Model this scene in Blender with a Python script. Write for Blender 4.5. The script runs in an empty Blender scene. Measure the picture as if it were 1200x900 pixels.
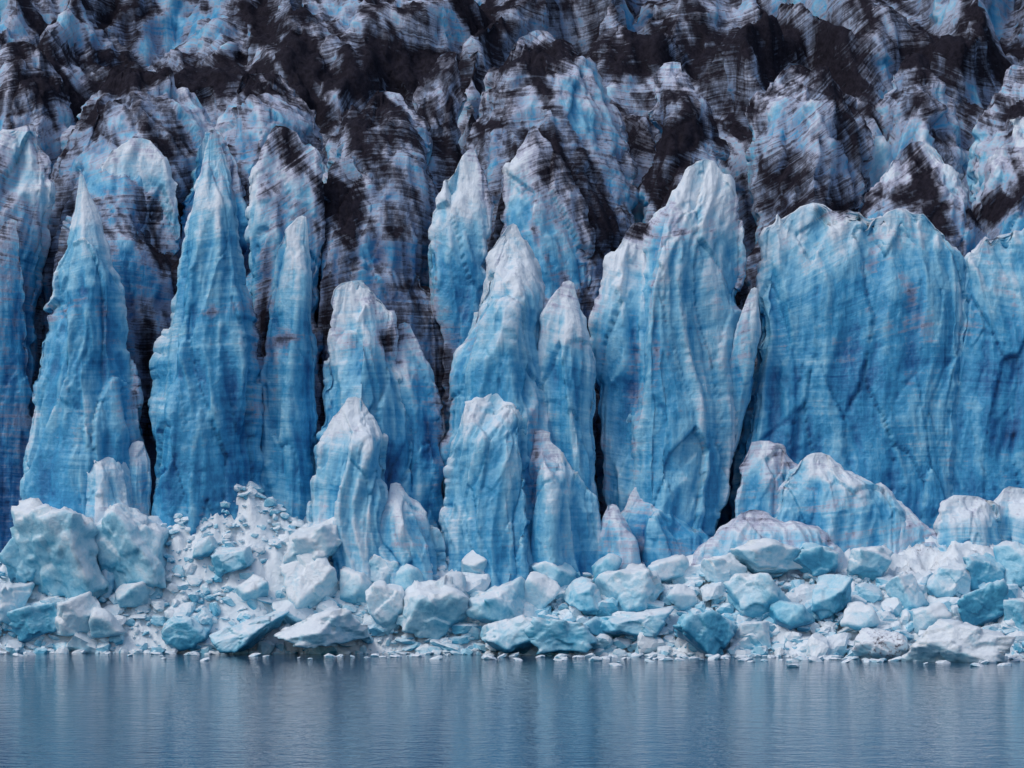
import bpy, bmesh, math
import numpy as np
from mathutils import Vector, Euler
scene=bpy.context.scene
F=3000.0; CAMD=300.0; CH=14.0; V0=625.0
def WX(u,y): return (u-600.0)*(y+CAMD)/F
def WZ(v,y): return CH+(V0-v)*(y+CAMD)/F
# ---------------- noise
_pr=np.random.default_rng(11)
PERM=np.concatenate([_pr.permutation(256)]*2).astype(np.int32)
G=_pr.normal(size=(256,3)).astype(np.float32); G/=np.linalg.norm(G,axis=1)[:,None]
RV=_pr.uniform(-1,1,size=(256,3)).astype(np.float32)
JT=_pr.uniform(0.1,0.9,size=(256,3)).astype(np.float32)
ROT=np.array(Euler((0.61,0.83,0.47)).to_matrix(),dtype=np.float32)   # turns the noise lattice off the world axes
def hsh(i,j,k): return PERM[(PERM[(PERM[i&255]+j)&255]+k)&255]
def perlin(p,sc,seed=0.0):
    q=((p*np.array(sc,dtype=np.float32))@ROT.T+np.float32(seed*17.37)).astype(np.float32)
    i=np.floor(q).astype(np.int32); f=q-i
    w=f*f*f*(f*(f*6-15)+10)
    r=0
    for a in (0,1):
        wa=w[:,0] if a else 1-w[:,0]
        for b in (0,1):
            wb=w[:,1] if b else 1-w[:,1]
            for c in (0,1):
                wc=w[:,2] if c else 1-w[:,2]
                g=G[hsh(i[:,0]+a,i[:,1]+b,i[:,2]+c)]
                d=g[:,0]*(f[:,0]-a)+g[:,1]*(f[:,1]-b)+g[:,2]*(f[:,2]-c)
                r=r+wa*wb*wc*d
    return r*1.6
def fbm(p,sc,o=3,seed=0,rough=0.5):
    sc=np.array(sc,dtype=np.float32); r=0; a=1.0
    for k in range(o):
        r=r+a*perlin(p,sc*(2.03**k),seed+k*1.7); a*=rough
    return r
def worley(p,sc,seed=0):
    q=((p*np.array(sc,dtype=np.float32))@ROT.T+np.float32(seed*7.77)).astype(np.float32)
    i=np.floor(q).astype(np.int32)
    n=len(q); d1=np.full(n,9.,np.float32); d2=np.full(n,9.,np.float32); fac=np.zeros(n,np.float32); val=np.zeros(n,np.float32)
    for a in (-1,0,1):
        for b in (-1,0,1):
            for c in (-1,0,1):
                h=hsh(i[:,0]+a,i[:,1]+b,i[:,2]+c)
                dv=q-(i+np.array([a,b,c],dtype=np.int32)+JT[h])
                d=np.sqrt((dv*dv).sum(1))
                m=d<d1
                d2=np.where(m,d1,np.minimum(d2,d)); d1=np.where(m,d,d1)
                fac=np.where(m,(RV[h]*dv).sum(1),fac); val=np.where(m,RV[h][:,0],val)
    return fac,val,d2-d1
def ss(a,b,x):
    t=np.clip((x-a)/(b-a),0,1); return t*t*(3-2*t)
# ---------------- mesh helper
def make_mesh(name,V,Q,attrs,mat,smooth=True):
    me=bpy.data.meshes.new(name)
    V=np.ascontiguousarray(V,dtype=np.float32); Q=np.ascontiguousarray(Q,dtype=np.int32)
    k=Q.shape[1]
    me.vertices.add(len(V)); me.vertices.foreach_set("co",V.ravel())
    me.loops.add(Q.size); me.loops.foreach_set("vertex_index",Q.ravel())
    me.polygons.add(len(Q)); me.polygons.foreach_set("loop_start",np.arange(0,Q.size,k,dtype=np.int32))
    me.update(calc_edges=True)
    me.polygons.foreach_set("use_smooth",np.full(len(Q),smooth))
    for n,a in attrs.items():
        at=me.attributes.new(n,'FLOAT','POINT'); at.data.foreach_set("value",np.ascontiguousarray(a,dtype=np.float32))
    me.materials.append(mat)
    ob=bpy.data.objects.new(name,me); scene.collection.objects.link(ob)
    return ob
def grid_quads(nr,nc,closed):
    r=np.arange(nr-1)[:,None]; c=np.arange(nc if closed else nc-1)[None,:]
    c2=(c+1)%nc
    return np.stack([r*nc+c,r*nc+c2,(r+1)*nc+c2,(r+1)*nc+c],-1).reshape(-1,4)
def grid_normals(P,closed):
    if closed: du=np.roll(P,-1,1)-np.roll(P,1,1)
    else: du=np.gradient(P,axis=1)
    dv=np.gradient(P,axis=0)
    n=np.cross(du,dv); l=np.linalg.norm(n,axis=2)[...,None]
    return n/np.maximum(l,1e-6)
# ---------------- materials
def N(nt,t,**k):
    n=nt.nodes.new(t)
    for a,b in k.items(): setattr(n,a,b)
    return n
class MB:
    def __init__(s,name):
        s.m=bpy.data.materials.new(name); s.m.use_nodes=True; s.nt=s.m.node_tree; s.nt.nodes.clear()
        s.out=N(s.nt,'ShaderNodeOutputMaterial'); s.b=N(s.nt,'ShaderNodeBsdfPrincipled')
        s.nt.links.new(s.b.outputs[0],s.out.inputs[0]); s.geo=N(s.nt,'ShaderNodeNewGeometry')
    def L(s,a,b): s.nt.links.new(a,b)
    def inp(s,sock,v):
        if isinstance(v,(int,float)): sock.default_value=v
        elif isinstance(v,tuple): sock.default_value=v if len(v)==len(sock.default_value) else (*v,1)
        else: s.L(v,sock)
    def math(s,op,a,b=0.0,c=None,clamp=False):
        n=N(s.nt,'ShaderNodeMath',operation=op,use_clamp=clamp); s.inp(n.inputs[0],a); s.inp(n.inputs[1],b)
        if c is not None: s.inp(n.inputs[2],c)
        return n.outputs[0]
    def add(s,f,n,k): return s.math('MULTIPLY_ADD',s.math('SUBTRACT',n,0.5),k,f)
    def attr(s,n):
        a=N(s.nt,'ShaderNodeAttribute',attribute_name=n); return a.outputs['Fac']
    def vec(s,sc,warp=None):
        m=N(s.nt,'ShaderNodeVectorMath',operation='MULTIPLY'); s.L(warp or s.geo.outputs['Position'],m.inputs[0]); m.inputs[1].default_value=sc
        r=N(s.nt,'ShaderNodeVectorRotate',rotation_type='EULER_XYZ'); s.L(m.outputs[0],r.inputs['Vector']); r.inputs['Rotation'].default_value=(0.61,0.83,0.47)
        return r.outputs[0]
    def noise(s,sc,detail=4,rough=0.55,dist=0.0,warp=None,col=False):
        n=N(s.nt,'ShaderNodeTexNoise'); s.L(s.vec(sc,warp),n.inputs['Vector'])
        n.inputs['Scale'].default_value=1; n.inputs['Detail'].default_value=detail; n.inputs['Roughness'].default_value=rough; n.inputs['Distortion'].default_value=dist
        return n.outputs['Color' if col else 'Fac']
    def ramp(s,f,pts):
        r=N(s.nt,'ShaderNodeValToRGB'); e=r.color_ramp.elements
        while len(e)<len(pts): e.new(0.5)
        for k,(p,c) in enumerate(pts):
            e[k].position=p; e[k].color=(*c,1) if isinstance(c,tuple) else (c,c,c,1)
        s.L(f,r.inputs[0]); return r.outputs[0]
    def mix(s,f,a,b,mode='MIX'):
        m=N(s.nt,'ShaderNodeMix',data_type='RGBA',blend_type=mode); s.inp(m.inputs[0],f); s.inp(m.inputs[6],a); s.inp(m.inputs[7],b); return m.outputs[2]
def ice_material(name):
    m=MB(name)
    pale=m.attr('pale'); dirt=m.attr('dirt'); cav_shade=m.attr('cav_shade'); wz=m.attr('wz')
    cmb=N(m.nt,'ShaderNodeCombineXYZ'); m.L(wz,cmb.inputs[2])
    ad=N(m.nt,'ShaderNodeVectorMath',operation='ADD'); m.L(cmb.outputs[0],ad.inputs[0]); m.L(m.geo.outputs['Position'],ad.inputs[1]); W=ad.outputs[0]
    s1=m.noise((0.010,0.02,0.17),6,0.70,0.0,W)
    s2=m.noise((0.06,0.09,2.0),4,0.72,0.25,W)
    vs=m.noise((0.40,0.40,0.03),4,0.68,0.4)
    bl=m.noise((0.13,0.13,0.06),4,0.62,1.0)
    fn=m.noise((1.5,1.5,1.3),4,0.7,0.2)
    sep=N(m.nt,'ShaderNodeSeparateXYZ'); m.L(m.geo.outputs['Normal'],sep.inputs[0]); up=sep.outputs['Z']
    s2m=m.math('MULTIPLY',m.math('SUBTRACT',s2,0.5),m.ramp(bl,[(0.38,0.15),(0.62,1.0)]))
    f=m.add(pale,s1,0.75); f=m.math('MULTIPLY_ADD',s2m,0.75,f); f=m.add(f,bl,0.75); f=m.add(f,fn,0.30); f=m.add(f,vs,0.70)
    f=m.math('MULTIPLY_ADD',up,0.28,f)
    f=m.math('MULTIPLY_ADD',cav_shade,0.24,f,clamp=True)  # paints occlusion-like shade into the colour: hollows turn deeper blue
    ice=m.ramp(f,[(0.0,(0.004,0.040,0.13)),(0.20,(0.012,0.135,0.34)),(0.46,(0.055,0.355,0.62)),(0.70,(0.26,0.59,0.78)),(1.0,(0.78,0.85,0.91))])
    d=m.add(dirt,s1,0.8); d=m.add(d,s2,1.3); d=m.add(d,fn,0.7); d=m.add(d,bl,0.6); d=m.add(d,vs,1.1)
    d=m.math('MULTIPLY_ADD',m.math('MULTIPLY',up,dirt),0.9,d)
    d=m.math('MULTIPLY_ADD',cav_shade,-0.12,d)  # the same hollow shading also pushes the dark tone up a little
    lil=m.ramp(d,[(0.16,0.0),(0.44,1.0)])
    c=m.mix(m.math('MULTIPLY',lil,0.84),ice,m.ramp(f,[(0.1,(0.09,0.115,0.22)),(0.9,(0.46,0.47,0.61))]))
    dk=m.ramp(d,[(0.46,0.0),(0.68,0.72),(0.95,1.0)])
    c=m.mix(dk,c,m.ramp(fn,[(0.3,(0.006,0.005,0.009)),(0.8,(0.034,0.030,0.044))]))
    m.L(c,m.b.inputs['Base Color'])
    m.L(m.math('MULTIPLY_ADD',dk,0.45,0.38),m.b.inputs['Roughness'])
    m.L(m.math('MULTIPLY_ADD',dk,-0.28,0.38),m.b.inputs['Specular IOR Level'])
    h=m.math('MULTIPLY_ADD',s2,0.16,m.math('MULTIPLY',fn,0.75)); h=m.math('MULTIPLY_ADD',vs,1.0,h)
    bp=N(m.nt,'ShaderNodeBump'); bp.inputs['Strength'].default_value=0.6; bp.inputs['Distance'].default_value=0.5
    m.L(h,bp.inputs['Height']); m.L(bp.outputs[0],m.b.inputs['Normal'])
    return m.m
ICE=ice_material("glacier_ice")
def block_material():
    m=MB("broken_ice")
    bl=m.noise((0.35,0.35,0.35),3,0.6,0.5); fn=m.noise((2.2,2.2,2.2),4,0.7,0.2)
    pale=m.attr('pale'); dirt=m.attr('dirt')
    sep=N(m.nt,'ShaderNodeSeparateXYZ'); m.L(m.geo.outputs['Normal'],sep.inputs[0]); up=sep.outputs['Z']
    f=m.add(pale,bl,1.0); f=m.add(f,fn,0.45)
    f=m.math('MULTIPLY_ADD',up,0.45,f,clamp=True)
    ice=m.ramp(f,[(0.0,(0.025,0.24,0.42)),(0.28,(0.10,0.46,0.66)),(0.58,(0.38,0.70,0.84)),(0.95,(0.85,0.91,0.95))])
    d=m.add(dirt,fn,1.8); d=m.add(d,bl,1.4)
    c=m.mix(m.math('MULTIPLY',m.ramp(d,[(0.30,0.0),(0.8,1.0)]),0.5),ice,(0.40,0.42,0.54))
    c=m.mix(m.ramp(d,[(0.60,0.0),(0.85,0.9)]),c,(0.04,0.033,0.045))
    m.L(c,m.b.inputs['Base Color']); m.b.inputs['Roughness'].default_value=0.32; m.b.inputs['Specular IOR Level'].default_value=0.42
    bp=N(m.nt,'ShaderNodeBump'); bp.inputs['Strength'].default_value=0.6; bp.inputs['Distance'].default_value=0.3
    m.L(m.math('MULTIPLY_ADD',bl,1.0,fn),bp.inputs['Height']); m.L(bp.outputs[0],m.b.inputs['Normal'])
    return m.m
BLK=block_material()
# ---------------- displacement shared by the ice faces
def sculpt(P,n,amp,seed=0,k=1.0):
    p=P.reshape(-1,3).astype(np.float32)
    wp=p.copy(); wz=perlin(p,(0.08,0.08,0.05),3)*3
    wp[:,0]+=wz+perlin(p,(.1,.1,.13),13)*1.2
    big=perlin(p,(0.14,0.14,0.04),seed)
    fl=1-np.abs(perlin(wp,(0.26,0.26,0.019),5+seed))*2.2
    fl2=1-np.abs(perlin(wp,(0.75,0.75,0.05),8))*2.2
    wq=p+np.stack([wz,0*wz,perlin(p,(.2,.2,.2),6)*2],1)
    fa,va,ed=worley(wq,(0.22,0.22,0.045),1)
    fb,vb,ed2=worley(wq,(0.6,0.6,0.13),2)
    st=fbm(p+np.stack([0*wz,0*wz,wz*2],1),(0.05,0.05,0.37),5,2,.7)
    fi=fbm(p,(0.7,0.7,0.28),5,9,0.52)
    crack=-ss(0.05,0.0,ed)
    d=big*0.6+fl*0.60+fl2*0.20+fa*0.85+va*0.22+fb*0.24+vb*0.07+st*0.05+fi*0.14+crack*0.14
    cav_shade=np.clip(fl*0.6+fl2*0.4+fi*0.35+crack*0.3+fa*.2,-1.2,1.0)  # occlusion-like value, used to paint shade in flutes and cracks
    Pn=p+(n.reshape(-1,3)*((d-0.3)*amp.reshape(-1))[:,None])
    return Pn,cav_shade
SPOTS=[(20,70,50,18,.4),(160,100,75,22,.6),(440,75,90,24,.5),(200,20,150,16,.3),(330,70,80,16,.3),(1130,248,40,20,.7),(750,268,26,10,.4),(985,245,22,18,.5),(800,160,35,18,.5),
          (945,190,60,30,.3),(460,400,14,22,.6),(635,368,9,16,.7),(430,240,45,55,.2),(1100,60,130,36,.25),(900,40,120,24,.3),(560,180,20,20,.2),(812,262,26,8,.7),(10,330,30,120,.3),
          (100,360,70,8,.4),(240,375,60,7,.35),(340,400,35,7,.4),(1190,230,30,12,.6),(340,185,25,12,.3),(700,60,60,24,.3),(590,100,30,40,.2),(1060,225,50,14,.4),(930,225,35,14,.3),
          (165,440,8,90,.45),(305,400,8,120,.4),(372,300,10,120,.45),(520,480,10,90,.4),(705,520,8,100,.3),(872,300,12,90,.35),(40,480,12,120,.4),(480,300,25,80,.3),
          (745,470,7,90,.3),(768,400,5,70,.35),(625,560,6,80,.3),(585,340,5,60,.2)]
def dirtmap(p,base):
    z=p[:,2]; x=p[:,0]
    w=fbm(p,(0.035,0.035,0.03),3,21); w2=fbm(p,(0.15,0.15,0.1),3,22)
    q=p.astype(np.float32).copy(); q[:,0]+=q[:,2]*0.45+w*6
    strk=fbm(q,(0.20,0.08,0.022),4,25,.6)
    bnd=fbm(p+np.stack([0*x,0*x,w*6-x*.12],1).astype(np.float32),(0.02,0.02,0.13),3,29)
    hi=ss(50,72,z)
    d=base+ss(46,82,z+w*16)*0.25+ss(14,60,z)*np.clip(strk,-.3,1)*0.50+hi*bnd*0.26
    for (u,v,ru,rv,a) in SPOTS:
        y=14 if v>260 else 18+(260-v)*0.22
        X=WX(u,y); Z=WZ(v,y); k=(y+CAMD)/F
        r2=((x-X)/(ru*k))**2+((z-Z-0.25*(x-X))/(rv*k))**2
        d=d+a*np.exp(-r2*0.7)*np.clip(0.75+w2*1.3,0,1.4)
    return d
def attrs_for(Pn,pl,base,cav_shade,noff=0.0):
    p=Pn.astype(np.float32); dr=dirtmap(p,base)
    wz=perlin(p,(0.05,0.05,0.05),3)*2.5+(fbm(p,(0.025,0.025,0.012),2,77,.4)*15-p[:,0]*.15)*ss(30,70,p[:,2])
    return {'pale':pl,'dirt':dr,'cav_shade':cav_shade,'wz':wz}
# ---------------- loft
def serac(name,L,R,yp=16,lean=0.12,ex=2.0,skew=0.0,depth=0.9,back=1.2,pale=0.45,dirt=0.0,amp=1.0,res=0.24,ymin=2.0,bottomv=None,tip=0.25,jag=1.0,flat=False,cleft=0.0,top=0.32):
    L=np.array(L,float); R=np.array(R,float)
    vt=min(L[0,1],R[0,1]); vb=max(L[-1,1],R[-1,1]) if bottomv is None else bottomv
    zp=WZ(vt,yp)
    vs=np.linspace(vt,vb,max(20,int((vb-vt)*0.1/res)))
    ul=np.interp(vs,L[:,1],L[:,0]); ur=np.interp(vs,R[:,1],R[:,0])
    y=np.full(len(vs),float(yp))
    for _ in range(8):
        z=WZ(vs,y); y=np.maximum(yp-lean*(zp-z),ymin)
    z=WZ(vs,y)
    xl=WX(ul,y); xr=WX(ur,y)
    q=np.stack([z*0,z*0,z],1).astype(np.float32); s0=(L[0,0]*.37)%50
    wj=np.clip((xr-xl)/8,0.05,1)*jag
    jl=(fbm(q,(1,1,.35),4,s0)*0.6)*wj; jr=(fbm(q,(1,1,.35),4,s0+9)*0.6)*wj
    xc=(xl+xr)/2; w=np.maximum((xr-xl)/2,0.05)
    wm=w.mean(); nt=int(max(32,min(280,(2*wm*(1+depth)+2*wm*(1+back))*1.0/res)))
    th=np.linspace(0,2*np.pi,nt,endpoint=False)
    c=np.cos(th); s=np.sin(th)
    rr=np.random.default_rng(int(abs(L[0,0])*7+vt))
    nz=fbm(q,(1,1,.05),2,s0+3); nz2=fbm(q,(1,1,.04),2,s0+5)
    if flat:
        kn=np.stack([0*z-1,-.9+0*z,-.35+nz*.3,.3+nz2*.3,.9+0*z,0*z+1],1); hn=np.stack([0*z,.55+0*z,.85+nz2*.2,1+0*z,.6+0*z,0*z],1)
        rid=kn[:,3]
    else:
        r2=np.clip(skew+rr.uniform(-.15,.15)+nz*.4,-.6,.6)
        r1=-1+(r2+1)*rr.uniform(.35,.6)+nz2*.1; h1=np.clip(rr.uniform(.55,.9)+nz2*.25,.35,1.0)
        r3=r2+(1-r2)*rr.uniform(.4,.7)+nz*.08; h3=np.clip(rr.uniform(.45,.85)+nz*.25,.3,1.0)
        kn=np.stack([0*z-1,r1,r2,r3,0*z+1],1); hn=np.stack([0*z,h1,1+0*z,h3,0*z],1); rid=r2
    by=np.zeros((len(vs),nt)); fm=s>0
    for i in range(len(vs)): by[i,fm]=np.interp(c[fm],kn[i],hn[i])*depth
    by[:,~fm]=(s[~fm]*back)[None]
    wd=np.minimum(w,wm*1.3)*0.6+wm*0.4
    wd=wd*ss(-0.02,tip,(vs-vt)/(vb-vt))
    P=np.zeros((len(vs),nt,3))
    P[:,:,0]=xc[:,None]+w[:,None]*c[None]+jl[:,None]*(np.clip(-c,0,1)**5)[None]+jr[:,None]*(np.clip(c,0,1)**5)[None]
    P[:,:,1]=y[:,None]-wd[:,None]*by
    P[:,:,2]=z[:,None]
    n=grid_normals(P,True)
    ctr=P.mean(1,keepdims=True); sg=np.sign(((P-ctr)*n).sum()); n=n*sg
    a=np.clip(w/4.0,0.08,1.0)*amp; A=np.repeat(a[:,None],nt,1)
    cr=perlin(P.reshape(-1,3).astype(np.float32),(.35,.35,.0),s0)+.5*perlin(P.reshape(-1,3).astype(np.float32),(.9,.9,.0),s0+2)
    fall=ss(0.16,0.0,(vs-vt)/(vb-vt))
    P[:,:,2]+=(cr.reshape(P.shape[:2])*np.clip(w,0,4)[:,None]*0.55)*fall[:,None]
    Pn,cav_shade=sculpt(P,n,A)
    Pn=Pn.reshape(P.shape); Pn[0]=Pn[0].mean(0)
    Pn=Pn.reshape(-1,3)
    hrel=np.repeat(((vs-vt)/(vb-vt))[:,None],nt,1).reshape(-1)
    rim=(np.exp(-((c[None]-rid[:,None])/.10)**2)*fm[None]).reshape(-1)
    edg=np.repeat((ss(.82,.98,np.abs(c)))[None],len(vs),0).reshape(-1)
    pl=pale+top*ss(0.30,0.0,hrel)-0.08*hrel+0.12*rim+0.14*edg-cleft*ss(.15,.6,hrel)  # last term paints shade into the colour, deeper down in the clefts
    Q=grid_quads(len(vs),nt,True)
    if sg<0: Q=Q[:,::-1]
    return make_mesh(name,Pn,Q,attrs_for(Pn,pl,dirt+cleft*.9*ss(.15,.6,hrel),cav_shade),ICE)  # dirt value here holds painted cleft shade along with dirt gathered there
S=serac
# ---- front row pillars
S("ice_pinnacle",[(93,203),(86,250),(76,300),(66,350),(50,400),(42,450),(38,520),(25,600),(20,700)],[(97,203),(113,250),(128,300),(141,350),(148,400),(156,450),(162,520),(168,600),(170,700)],14,.07,1.7,-.1,pale=.43,dirt=.04)
S("ice_pinnacle",[(246,155),(232,215),(218,290),(205,350),(190,420),(180,500),(178,700)],[(258,165),(276,220),(281,300),(290,350),(299,410),(303,480),(303,700)],13,.06,1.9,.2,pale=.38,dirt=.0)
S("ice_pinnacle",[(350,253),(325,290),(318,350),(313,420),(309,500),(307,700)],[(358,253),(364,320),(366,400),(366,470),(366,700)],13,.05,2.0,.3,pale=.42,dirt=.02)
S("ice_pinnacle",[(402,328),(391,340),(387,420),(380,470),(376,520),(374,740)],[(422,328),(455,365),(458,400),(464,450),(488,520),(498,740)],12,.07,2.2,.2,pale=.46,dirt=-.02)
S("ice_pinnacle",[(468,378),(459,420),(455,500),(455,740)],[(480,380),(500,430),(514,500),(519,560),(519,740)],13.5,.06,1.8,-.2,pale=.38,dirt=.10)
S("ice_pinnacle",[(410,465),(390,490),(378,520),(370,560),(365,620),(362,740)],[(422,465),(440,500),(455,520),(456,570),(458,620),(470,740)],7,.04,2.0,.3,pale=.60,res=.18)
S("ice_pinnacle",[(458,565),(432,620),(415,740)],[(470,568),(500,605),(515,640),(520,740)],6,.05,2.0,-.2,pale=.58,dirt=.12,res=.18)
S("ice_pinnacle",[(597,262),(570,300),(565,350),(545,400),(530,440),(525,480),(520,560),(515,740)],[(606,264),(628,310),(636,350),(634,390),(650,450),(670,520),(690,600),(700,740)],15,.08,1.8,.1,pale=.50,dirt=.0)
S("ice_pinnacle",[(662,327),(648,350),(638,370),(633,430),(632,740)],[(672,330),(684,380),(697,430),(699,500),(702,740)],12,.05,1.9,.1,pale=.50,dirt=.0)
S("ice_pinnacle",[(583,457),(545,480),(530,520),(525,570),(515,620),(508,740)],[(602,458),(618,500),(621,560),(619,620),(620,740)],8,.05,2.2,.2,pale=.52,res=.18)
S("ice_pinnacle",[(628,503),(617,540),(612,620),(612,740)],[(645,515),(682,560),(702,600),(704,650),(722,740)],8,.05,2.0,.0,pale=.52,dirt=.08,res=.18)
S("ice_pinnacle",[(713,590),(698,630),(690,740)],[(722,592),(748,635),(765,740)],8,.05,2.0,0,pale=.50,dirt=.18,res=.18)
S("ice_pinnacle",[(745,570),(728,620),(722,740)],[(770,575),(835,630),(850,740)],11,.05,2.0,0,pale=.40,dirt=.18,res=.18)
S("ice_pinnacle",[(818,186),(788,220),(760,270),(745,340),(740,420),(738,520),(738,600),(748,740)],[(836,188),(866,235),(874,300),(871,360),(866,420),(862,500),(848,570),(826,640),(806,740)],17,.10,1.8,-.3,pale=.54,dirt=.03,depth=.8)
S("ice_pinnacle",[(742,262),(714,300),(692,370),(689,410),(702,450),(707,520),(707,580),(725,620),(745,740)],[(758,264),(785,310),(795,360),(792,420),(786,500),(780,600),(778,740)],17,.08,1.8,.2,pale=.52,dirt=.03,depth=.75)
S("ice_pinnacle",[(881,337),(864,380),(853,430),(852,480),(858,530)],[(888,340),(890,400),(884,450),(874,490),(862,530)],12.5,-.14,2.0,.2,pale=.58,res=.18,depth=1.0,top=.2)
# right hand wall
S("ice_buttress",[(945,238),(915,250),(896,280),(887,340),(885,420),(874,500),(864,560),(850,740)],[(960,240),(1010,252),(1085,266),(1128,292),(1130,400),(1124,500),(1118,740)],19,.09,3.4,pale=.36,depth=.20,amp=.75,flat=True,dirt=-.02,res=.26)
S("ice_buttress",[(1045,244),(1010,262),(985,300),(975,400),(985,520),(1000,740)],[(1060,246),(1100,266),(1126,300),(1120,400),(1110,520),(1105,740)],18.5,.09,3.0,pale=.36,depth=.22,amp=.75,flat=True,dirt=-.02,res=.26)
S("ice_buttress",[(1180,272),(1140,285),(1125,320),(1115,420),(1106,520),(1100,740)],[(1215,272),(1280,300),(1290,400),(1290,740)],19,.08,3.0,pale=.32,depth=.26,amp=.75,flat=True,dirt=-.02)
# low broken shelf on the right
k_=dict(depth=.3,flat=True,res=.18)
S("ice_shelf",[(882,516),(866,545),(858,600),(850,740)],[(900,518),(935,545),(940,600),(945,740)],12,.1,pale=.54,dirt=.24,**k_)
S("ice_shelf",[(955,533),(925,550),(905,600),(900,740)],[(970,535),(1030,572),(1060,602),(1075,740)],10,.1,pale=.50,dirt=.12,**k_)
S("ice_shelf",[(1045,585),(1025,610),(1010,740)],[(1056,588),(1098,632),(1118,665),(1125,740)],9,.1,pale=.58,dirt=.24,**k_)
S("ice_shelf",[(875,598),(845,622),(820,660),(806,740)],[(895,600),(955,622),(985,650),(995,740)],6,.1,pale=.60,dirt=.26,**k_)
S("ice_shelf",[(1125,580),(1104,588),(1100,640),(1098,740)],[(1145,581),(1174,592),(1178,640),(1180,740)],8,.05,pale=.56,dirt=.08,depth=.6,flat=True,res=.18)
S("ice_shelf",[(1185,570),(1166,590),(1166,740)],[(1215,572),(1250,600),(1250,740)],9,.05,2.6,pale=.56,dirt=.06)
# left low blocks
S("ice_pinnacle",[(112,513),(95,545),(85,600),(75,700)],[(136,515),(152,560),(172,610),(185,700)],8.5,.05,2.1,pale=.66,dirt=.05,res=.18)
S("ice_pinnacle",[(156,517),(148,535),(146,700)],[(168,519),(174,540),(178,700)],9,.05,2.1,pale=.64,res=.18)
# ---- middle row
def M(L,R,yp,lean=.15,ex=1.9,**k):
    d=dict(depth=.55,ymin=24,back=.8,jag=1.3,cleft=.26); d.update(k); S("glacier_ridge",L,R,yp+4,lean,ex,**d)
M([(20,147),(-30,170),(-60,260),(-60,660)],[(40,150),(62,190),(55,260),(42,330),(36,420),(36,660)],22,pale=.50,dirt=.14)
M([(8,255),(-20,300),(-20,700)],[(20,265),(26,320),(32,400),(36,500),(36,700)],14,.05,pale=.34,dirt=.16,ymin=12,cleft=.05)
M([(158,162),(118,195),(100,250),(120,350),(140,450),(150,660)],[(175,164),(205,200),(212,280),(205,380),(195,450),(190,660)],25,pale=.50,dirt=.18)
M([(325,147),(305,180),(297,230),(295,320),(303,500),(303,660)],[(345,147),(374,182),(373,240),(370,330),(372,500),(376,660)],23,pale=.52,dirt=.10)
M([(240,158),(222,200),(210,260),(205,400),(200,660)],[(255,152),(280,200),(292,300),(298,400),(300,660)],27,pale=.25,dirt=.12,ymin=27)
M([(395,182),(378,230),(373,320),(373,450),(373,660)],[(415,190),(462,245),(496,330),(518,395),(526,430),(526,660)],26,.2,pale=.38,dirt=.32,ymin=26,cleft=.10)
M([(548,175),(524,210),(506,260),(503,330),(522,400),(525,660)],[(556,178),(574,230),(566,300),(570,400),(580,660)],24,pale=.56,dirt=.04)
M([(622,147),(600,190),(588,250),(590,330),(590,660)],[(630,150),(662,200),(686,280),(692,370),(700,660)],25,pale=.54,dirt=.20)
M([(1070,165),(1038,200),(1010,250),(1000,300),(1000,520)],[(1085,168),(1126,200),(1150,260),(1160,300),(1160,520)],32,.3,pale=.52,dirt=.30,ymin=27)
M([(1190,150),(1155,200),(1145,280),(1140,520)],[(1220,140),(1290,200),(1300,300),(1300,520)],34,.3,pale=.52,dirt=.27,ymin=27)
# ---- upper ridges
def U(L,R,yp,lean=.55,**k): 
    d=dict(ex=1.9,pale=.52,dirt=.29,res=.3,amp=1.1,tip=.15,bottomv=520,depth=.9,back=.9,ymin=31,jag=1.8,cleft=.18,top=.12); d.update(k)
    S("glacier_ridge",L,R,yp+3,lean,**d)
U([(140,80),(95,130),(62,200),(45,330)],[(180,84),(235,130),(262,190),(270,330)],44)
U([(10,50),(-40,100),(-80,300)],[(45,58),(78,110),(80,170),(60,300)],48)
U([(300,83),(265,120),(240,200),(235,330)],[(325,83),(378,150),(388,220),(380,330)],46)
U([(440,108),(400,150),(384,220),(378,330)],[(462,108),(502,150),(512,230),(505,330)],40,dirt=.33)
U([(518,60),(485,110),(475,180),(480,330)],[(535,60),(545,120),(540,200),(538,330)],50,dirt=.28)
U([(620,35),(580,90),(553,170),(555,330)],[(640,35),(700,90),(742,180),(736,280),(700,360)],50,dirt=.26)
U([(780,70),(762,110),(762,200),(755,330)],[(798,80),(840,150),(860,230),(864,330)],48,dirt=.30)
U([(925,75),(880,120),(876,190),(888,260),(880,330)],[(950,75),(1003,130),(1022,190),(1010,280),(1000,330)],48,dirt=.30)
U([(1065,60),(1036,120),(1027,200),(1024,330)],[(1085,65),(1115,130),(1126,200),(1140,330)],62,dirt=.30)
U([(1180,90),(1148,140),(1138,200),(1130,330)],[(1230,80),(1290,150),(1310,330)],56,dirt=.30)
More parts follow.
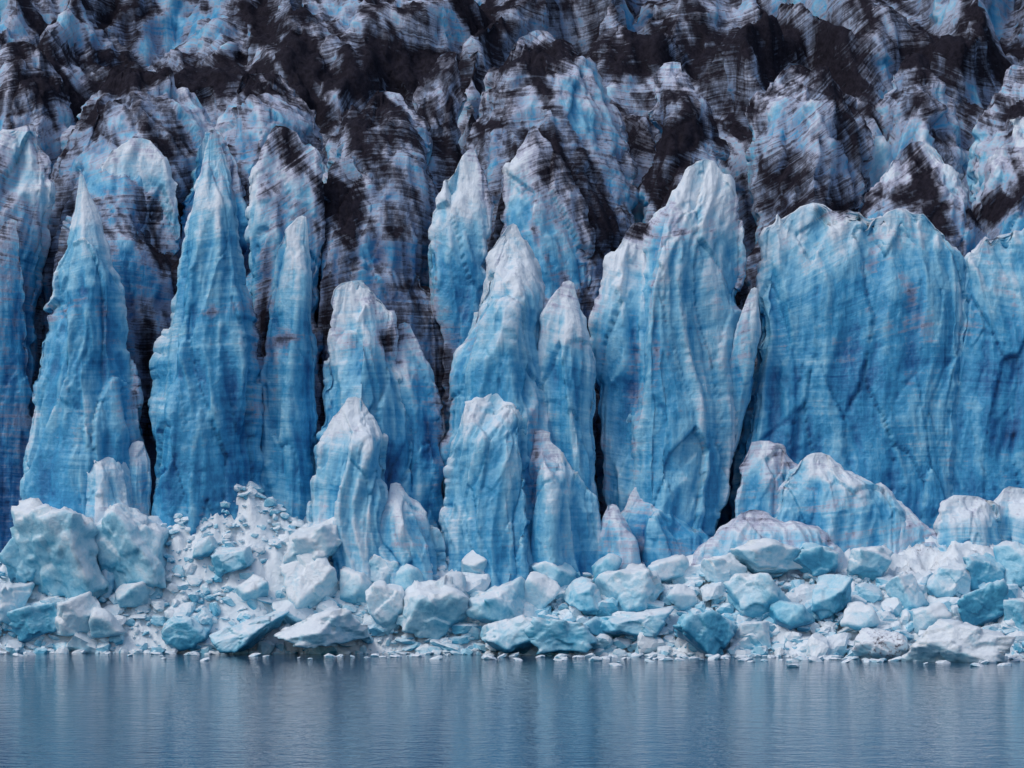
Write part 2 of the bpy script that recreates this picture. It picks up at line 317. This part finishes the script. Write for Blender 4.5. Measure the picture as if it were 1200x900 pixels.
# ---------------- glacier body behind
xs=np.arange(-150,150,0.45)
prof=np.array([(31,-2),(32,20),(34,40),(40,52),(53,66),(70,82),(93,100),(124,122),(170,150),(260,180)],float)
pl=np.concatenate([[0],np.cumsum(np.hypot(*np.diff(prof,axis=0).T))])
sv=np.concatenate([np.arange(0,pl[-3],0.5),np.arange(pl[-3],pl[-1],2.0)])
py=np.interp(sv,pl,prof[:,0]); pz=np.interp(sv,pl,prof[:,1])
P=np.zeros((len(sv),len(xs),3)); P[:,:,0]=xs[None]; P[:,:,1]=py[:,None]; P[:,:,2]=pz[:,None]
n=grid_normals(P,False); n*=np.sign(-n[5,5,1])
p=P.reshape(-1,3).astype(np.float32)
wp=p.copy(); wp[:,0]+=fbm(p,(0.03,0.03,0.03),2,31)*8+p[:,2]*.15
r1=1-np.abs(perlin(wp,(0.065,0.02,0.018),33))*2.6
r2=1-np.abs(perlin(wp,(0.14,0.04,0.04),35))*2.4
hi=ss(40,60,p[:,2])
d=(r1*4.5+r2*1.5)*(.6+.6*hi)+fbm(p,(0.05,0.05,0.05),3,37)*3.0
P=(p+n.reshape(-1,3)*(d-4.0)[:,None]).reshape(P.shape)
n=grid_normals(P,False); n*=np.sign(-n[5,5,1])
Pn,cav_shade=sculpt(P,n,np.full(P.shape[:2],1.1),4)
make_mesh("glacier",Pn,grid_quads(len(sv),len(xs),False)[:,::-1],attrs_for(Pn,.20+r1*.12+.27*hi,0.16+.12*hi,cav_shade),ICE)
# ---------------- talus of crushed ice
def shore(x): return np.interp(x,[-60,-25,0,25,60],[0,-1,-4,-9,-12])
TU=np.array([0,30,180,205,290,340,420,540,620,760,830,1000,1200]); TV=np.array([665,665,630,580,572,612,650,655,672,660,645,642,630])
YT=7.0
def talz(x,y):
    u=x*F/306+600; H=CH+(V0-np.interp(u,TU,TV))*306/F
    sh=shore(x); yt=np.maximum(YT,sh+5)
    t=np.clip((y-sh)/(yt-sh),-0.5,1.0)
    return H*np.sign(t)*np.abs(t)**0.8
tx=np.arange(-120,120,0.28); ty=np.arange(-24,26,0.28)
X,Y=np.meshgrid(tx,ty); Z=talz(X,Y)
p=np.stack([X,Y,Z],-1).reshape(-1,3).astype(np.float32)
fa,va,_=worley(p*np.array([1,1,0],np.float32),(0.6,0.6,1),5); fb,vb,_=worley(p*np.array([1,1,0],np.float32),(1.5,1.5,1),6)
p[:,2]+=fbm(p,(0.15,0.15,0),3,41)*1.4+va*0.5+fa*.5+vb*.3+fb*.25-0.3
p[:,2]=np.where(p[:,1]<shore(p[:,0])-1,np.minimum(p[:,2],-0.5),p[:,2])
make_mesh("crushed_ice_slope",p,grid_quads(len(ty),len(tx),False),{'pale':1.0+va*.12,'dirt':np.clip(-.10+va*.2+fbm(p,(.1,.1,.1),2,3)*.45,-.3,1)},BLK)
# ---------------- blocks
ICO={}
for k in (1,2,3,4,5):
    bm=bmesh.new(); bmesh.ops.create_icosphere(bm,subdivisions=k,radius=1); bm.verts.ensure_lookup_table()
    ICO[k]=(np.array([v.co[:] for v in bm.verts]),np.array([[v.index for v in f.verts] for f in bm.faces])); bm.free()
def chunk(cx,cy,cz,sx,sy,sz,lev,seed,sharp=26,planes=11,rough=0.05,tilt=.4):
    r=np.random.default_rng(seed); D,Fc=ICO[lev]
    nn=r.normal(size=(planes,3)); nn/=np.linalg.norm(nn,axis=1)[:,None]
    nn=np.concatenate([nn,[[0,0,-1],[0,0,1],[1,0,0],[-1,0,0],[0,-1,0],[0,1,0]]+r.normal(size=(6,3))*.3]); nn/=np.linalg.norm(nn,axis=1)[:,None]
    dd=r.uniform(0.58,1.08,size=len(nn))
    q=np.maximum(D@nn.T/dd,0); rad=(q**sharp).sum(1)**(-1/sharp); rad=np.minimum(rad,1.35)
    V=D*rad[:,None]
    if lev>=3:
        vv=(V*np.array([sx,sy,sz])+np.array([seed*3.1,0,0])).astype(np.float32)
        fa,va,ed=worley(vv,(0.5,0.5,0.5),seed%5)
        dn=fbm(vv,(0.5,0.5,0.5),5,seed%17,0.6)*rough*1.1+(fa*1.8+va*.9)*rough*1.5
        V=V*(1+dn)[:,None]
    a=r.uniform(-tilt,tilt)
    V=V*np.array([sx,sy,sz]); ca,sa=math.cos(a),math.sin(a)
    x,z=V[:,0].copy(),V[:,2].copy(); V[:,0]=ca*x-sa*z; V[:,2]=sa*x+ca*z
    return V+np.array([cx,cy,cz]),Fc
BL=[(68,640,96,104,6),(150,640,76,96,6),(30,655,50,80,6),(45,727,60,40,3),(90,722,50,44,3),(120,735,40,30,2),(5,705,50,50,4),(155,700,40,30,3),(270,655,50,32,8),(372,640,86,44,7),(368,682,50,60,5),(215,737,60,34,-1),
(285,742,90,32,-3),(380,740,95,36,-4),(455,715,42,48,1),(505,722,64,52,0),(450,668,46,42,5),(525,690,40,42,3),(590,712,54,50,1),(600,745,60,44,-6),(660,745,76,36,-6),(635,695,34,46,3),(686,702,46,40,1),(740,692,62,40,2),
(752,732,76,32,-4),(830,743,74,50,-9),(885,692,56,46,0),(882,745,42,34,-8),(900,657,74,32,5),(930,722,40,36,-3),(975,702,44,38,-1),(1035,757,62,30,-15),(1115,754,112,50,-19),(1060,692,44,36,0),(1150,712,54,42,-5),
(1188,655,46,50,3),(960,660,50,30,4),(800,700,38,32,0),(1195,720,44,42,-6),(240,640,30,24,7),(300,690,34,26,5),(560,660,42,32,5),(340,720,46,28,1),(1010,725,36,30,-5),(700,735,34,30,-4),(1120,680,46,38,2),(1085,725,38,32,-6),(418,690,34,42,4),(480,690,30,32,4),
(650,672,40,32,5),(780,668,40,32,5),(845,668,42,34,4),(1020,662,46,34,4),(1150,668,46,36,4),(710,668,34,28,5)]
for i,(u,v,w,h,y) in enumerate(BL):
    if v+h/2<757:
        for yy in np.arange(9,-12,-.25):
            if float(talz(np.array(WX(u,yy)),np.array(yy)))<=WZ(v,yy)-h*.05: break
        y=float(yy)
    k=(y+CAMD)/F
    big=(u==1115)
    V,Fc=chunk(WX(u,y),y,WZ(v,y),w*k*.58,w*k*.5,h*k*.60,5 if w>40 else 4,140+i,sharp=55,planes=8,rough=.05,tilt=.12 if (big or i<3) else .4)
    rr=np.random.default_rng(i)
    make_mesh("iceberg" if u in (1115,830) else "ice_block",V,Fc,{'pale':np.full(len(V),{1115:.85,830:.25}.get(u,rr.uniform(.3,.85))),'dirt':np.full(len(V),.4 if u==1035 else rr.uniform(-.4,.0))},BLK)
Vs=[];Fs=[];pa=[];di=[];off=0
def scatter(n,smin,smax,lev,seed,pw=1.6):
    global off
    r=np.random.default_rng(seed)
    for i in range(n):
        x=r.uniform(-75,75); t=r.beta(1.0,1.2); y=shore(x)-1.0+t*12.5
        s=smin*(smax/smin)**(r.random()**pw)
        if -42<x<-27 and t>.25 and s>.8: continue
        z=float(talz(np.array(x),np.array(y)))+s*.15+float(r.uniform(-.2,.6))*s
        z=max(z,s*.05)
        V,Fc=chunk(x,y,z,s*r.uniform(.7,1.5),s*r.uniform(.7,1.2),s*r.uniform(.4,1.1),lev,seed*100000+i,sharp=90,planes=4)
        Vs.append(V);Fs.append(Fc+off);off+=len(V); pa.append(np.full(len(V),r.uniform(.4,1.0))); di.append(np.full(len(V),r.uniform(-.4,.2)))
scatter(420,.6,1.9,3,1); scatter(3000,.35,1.1,2,2); scatter(4000,.15,.42,1,3)
r=np.random.default_rng(5)
for i in range(220):
    x=r.uniform(-65,65) if i<90 else r.uniform(5,65); y=float(shore(np.array(x)))-1-abs(r.normal())*7; s=r.uniform(.12,.7)
    V,Fc=chunk(x,y,.05,s*1.5,s,s*.6,2,9000+i); Vs.append(V);Fs.append(Fc+off);off+=len(V);pa.append(np.full(len(V),.7));di.append(np.full(len(V),0.))
make_mesh("ice_rubble",np.concatenate(Vs),np.concatenate(Fs),{'pale':np.concatenate(pa),'dirt':np.concatenate(di)},BLK,smooth=False)
# ---------------- water
m=MB("lake_water")
m.b.inputs['Base Color'].default_value=(0.018,0.065,0.13,1); m.b.inputs['Roughness'].default_value=0.04; m.b.inputs['IOR'].default_value=1.33
w1=m.noise((0.22,0.30,1),4,0.6,0.4); w2=m.noise((0.9,1.1,1),3,0.6,0.3); w3=m.noise((.04,.06,1),2,.5)
h=m.math('MULTIPLY_ADD',w2,0.7,w1); h=m.math('MULTIPLY_ADD',w3,0.6,h)
bp=N(m.nt,'ShaderNodeBump'); bp.inputs['Strength'].default_value=0.6; bp.inputs['Distance'].default_value=0.14
m.L(h,bp.inputs['Height']); m.L(bp.outputs[0],m.b.inputs['Normal'])
me=bpy.data.meshes.new("lake_water"); me.from_pydata([(-4000,-4000,0),(4000,-4000,0),(4000,400,0),(-4000,400,0)],[],[(0,1,2,3)]); me.materials.append(m.m)
scene.collection.objects.link(bpy.data.objects.new("lake_water",me))
# ---------------- light
EL=math.radians(52); AZ=math.radians(236)
w=bpy.data.worlds.new("World"); scene.world=w; w.use_nodes=True; nt=w.node_tree
sk=nt.nodes.new('ShaderNodeTexSky'); sk.sky_type='NISHITA'; sk.sun_disc=False; sk.sun_elevation=EL; sk.sun_rotation=AZ; sk.dust_density=2.0
bg=nt.nodes['Background']; nt.links.new(sk.outputs[0],bg.inputs[0]); bg.inputs[1].default_value=0.13
sd=bpy.data.lights.new("sun",'SUN'); sd.energy=0.95; sd.angle=math.radians(24); sd.color=(1,.98,.97)
so=bpy.data.objects.new("sun",sd); scene.collection.objects.link(so)
dirv=Vector((math.sin(AZ)*math.cos(EL),math.cos(AZ)*math.cos(EL),math.sin(EL)))
so.rotation_euler=dirv.to_track_quat('Z','Y').to_euler()
# ---------------- camera
cd=bpy.data.cameras.new("camera"); cd.sensor_width=36; cd.lens=90; cd.shift_y=(V0-450)/1200; cd.clip_end=9000
co=bpy.data.objects.new("camera",cd); co.location=(0,-CAMD,CH); co.rotation_euler=(math.pi/2,0,0); scene.collection.objects.link(co); scene.camera=co
scene.view_settings.view_transform='Standard'; scene.view_settings.look='None'; scene.view_settings.exposure=0
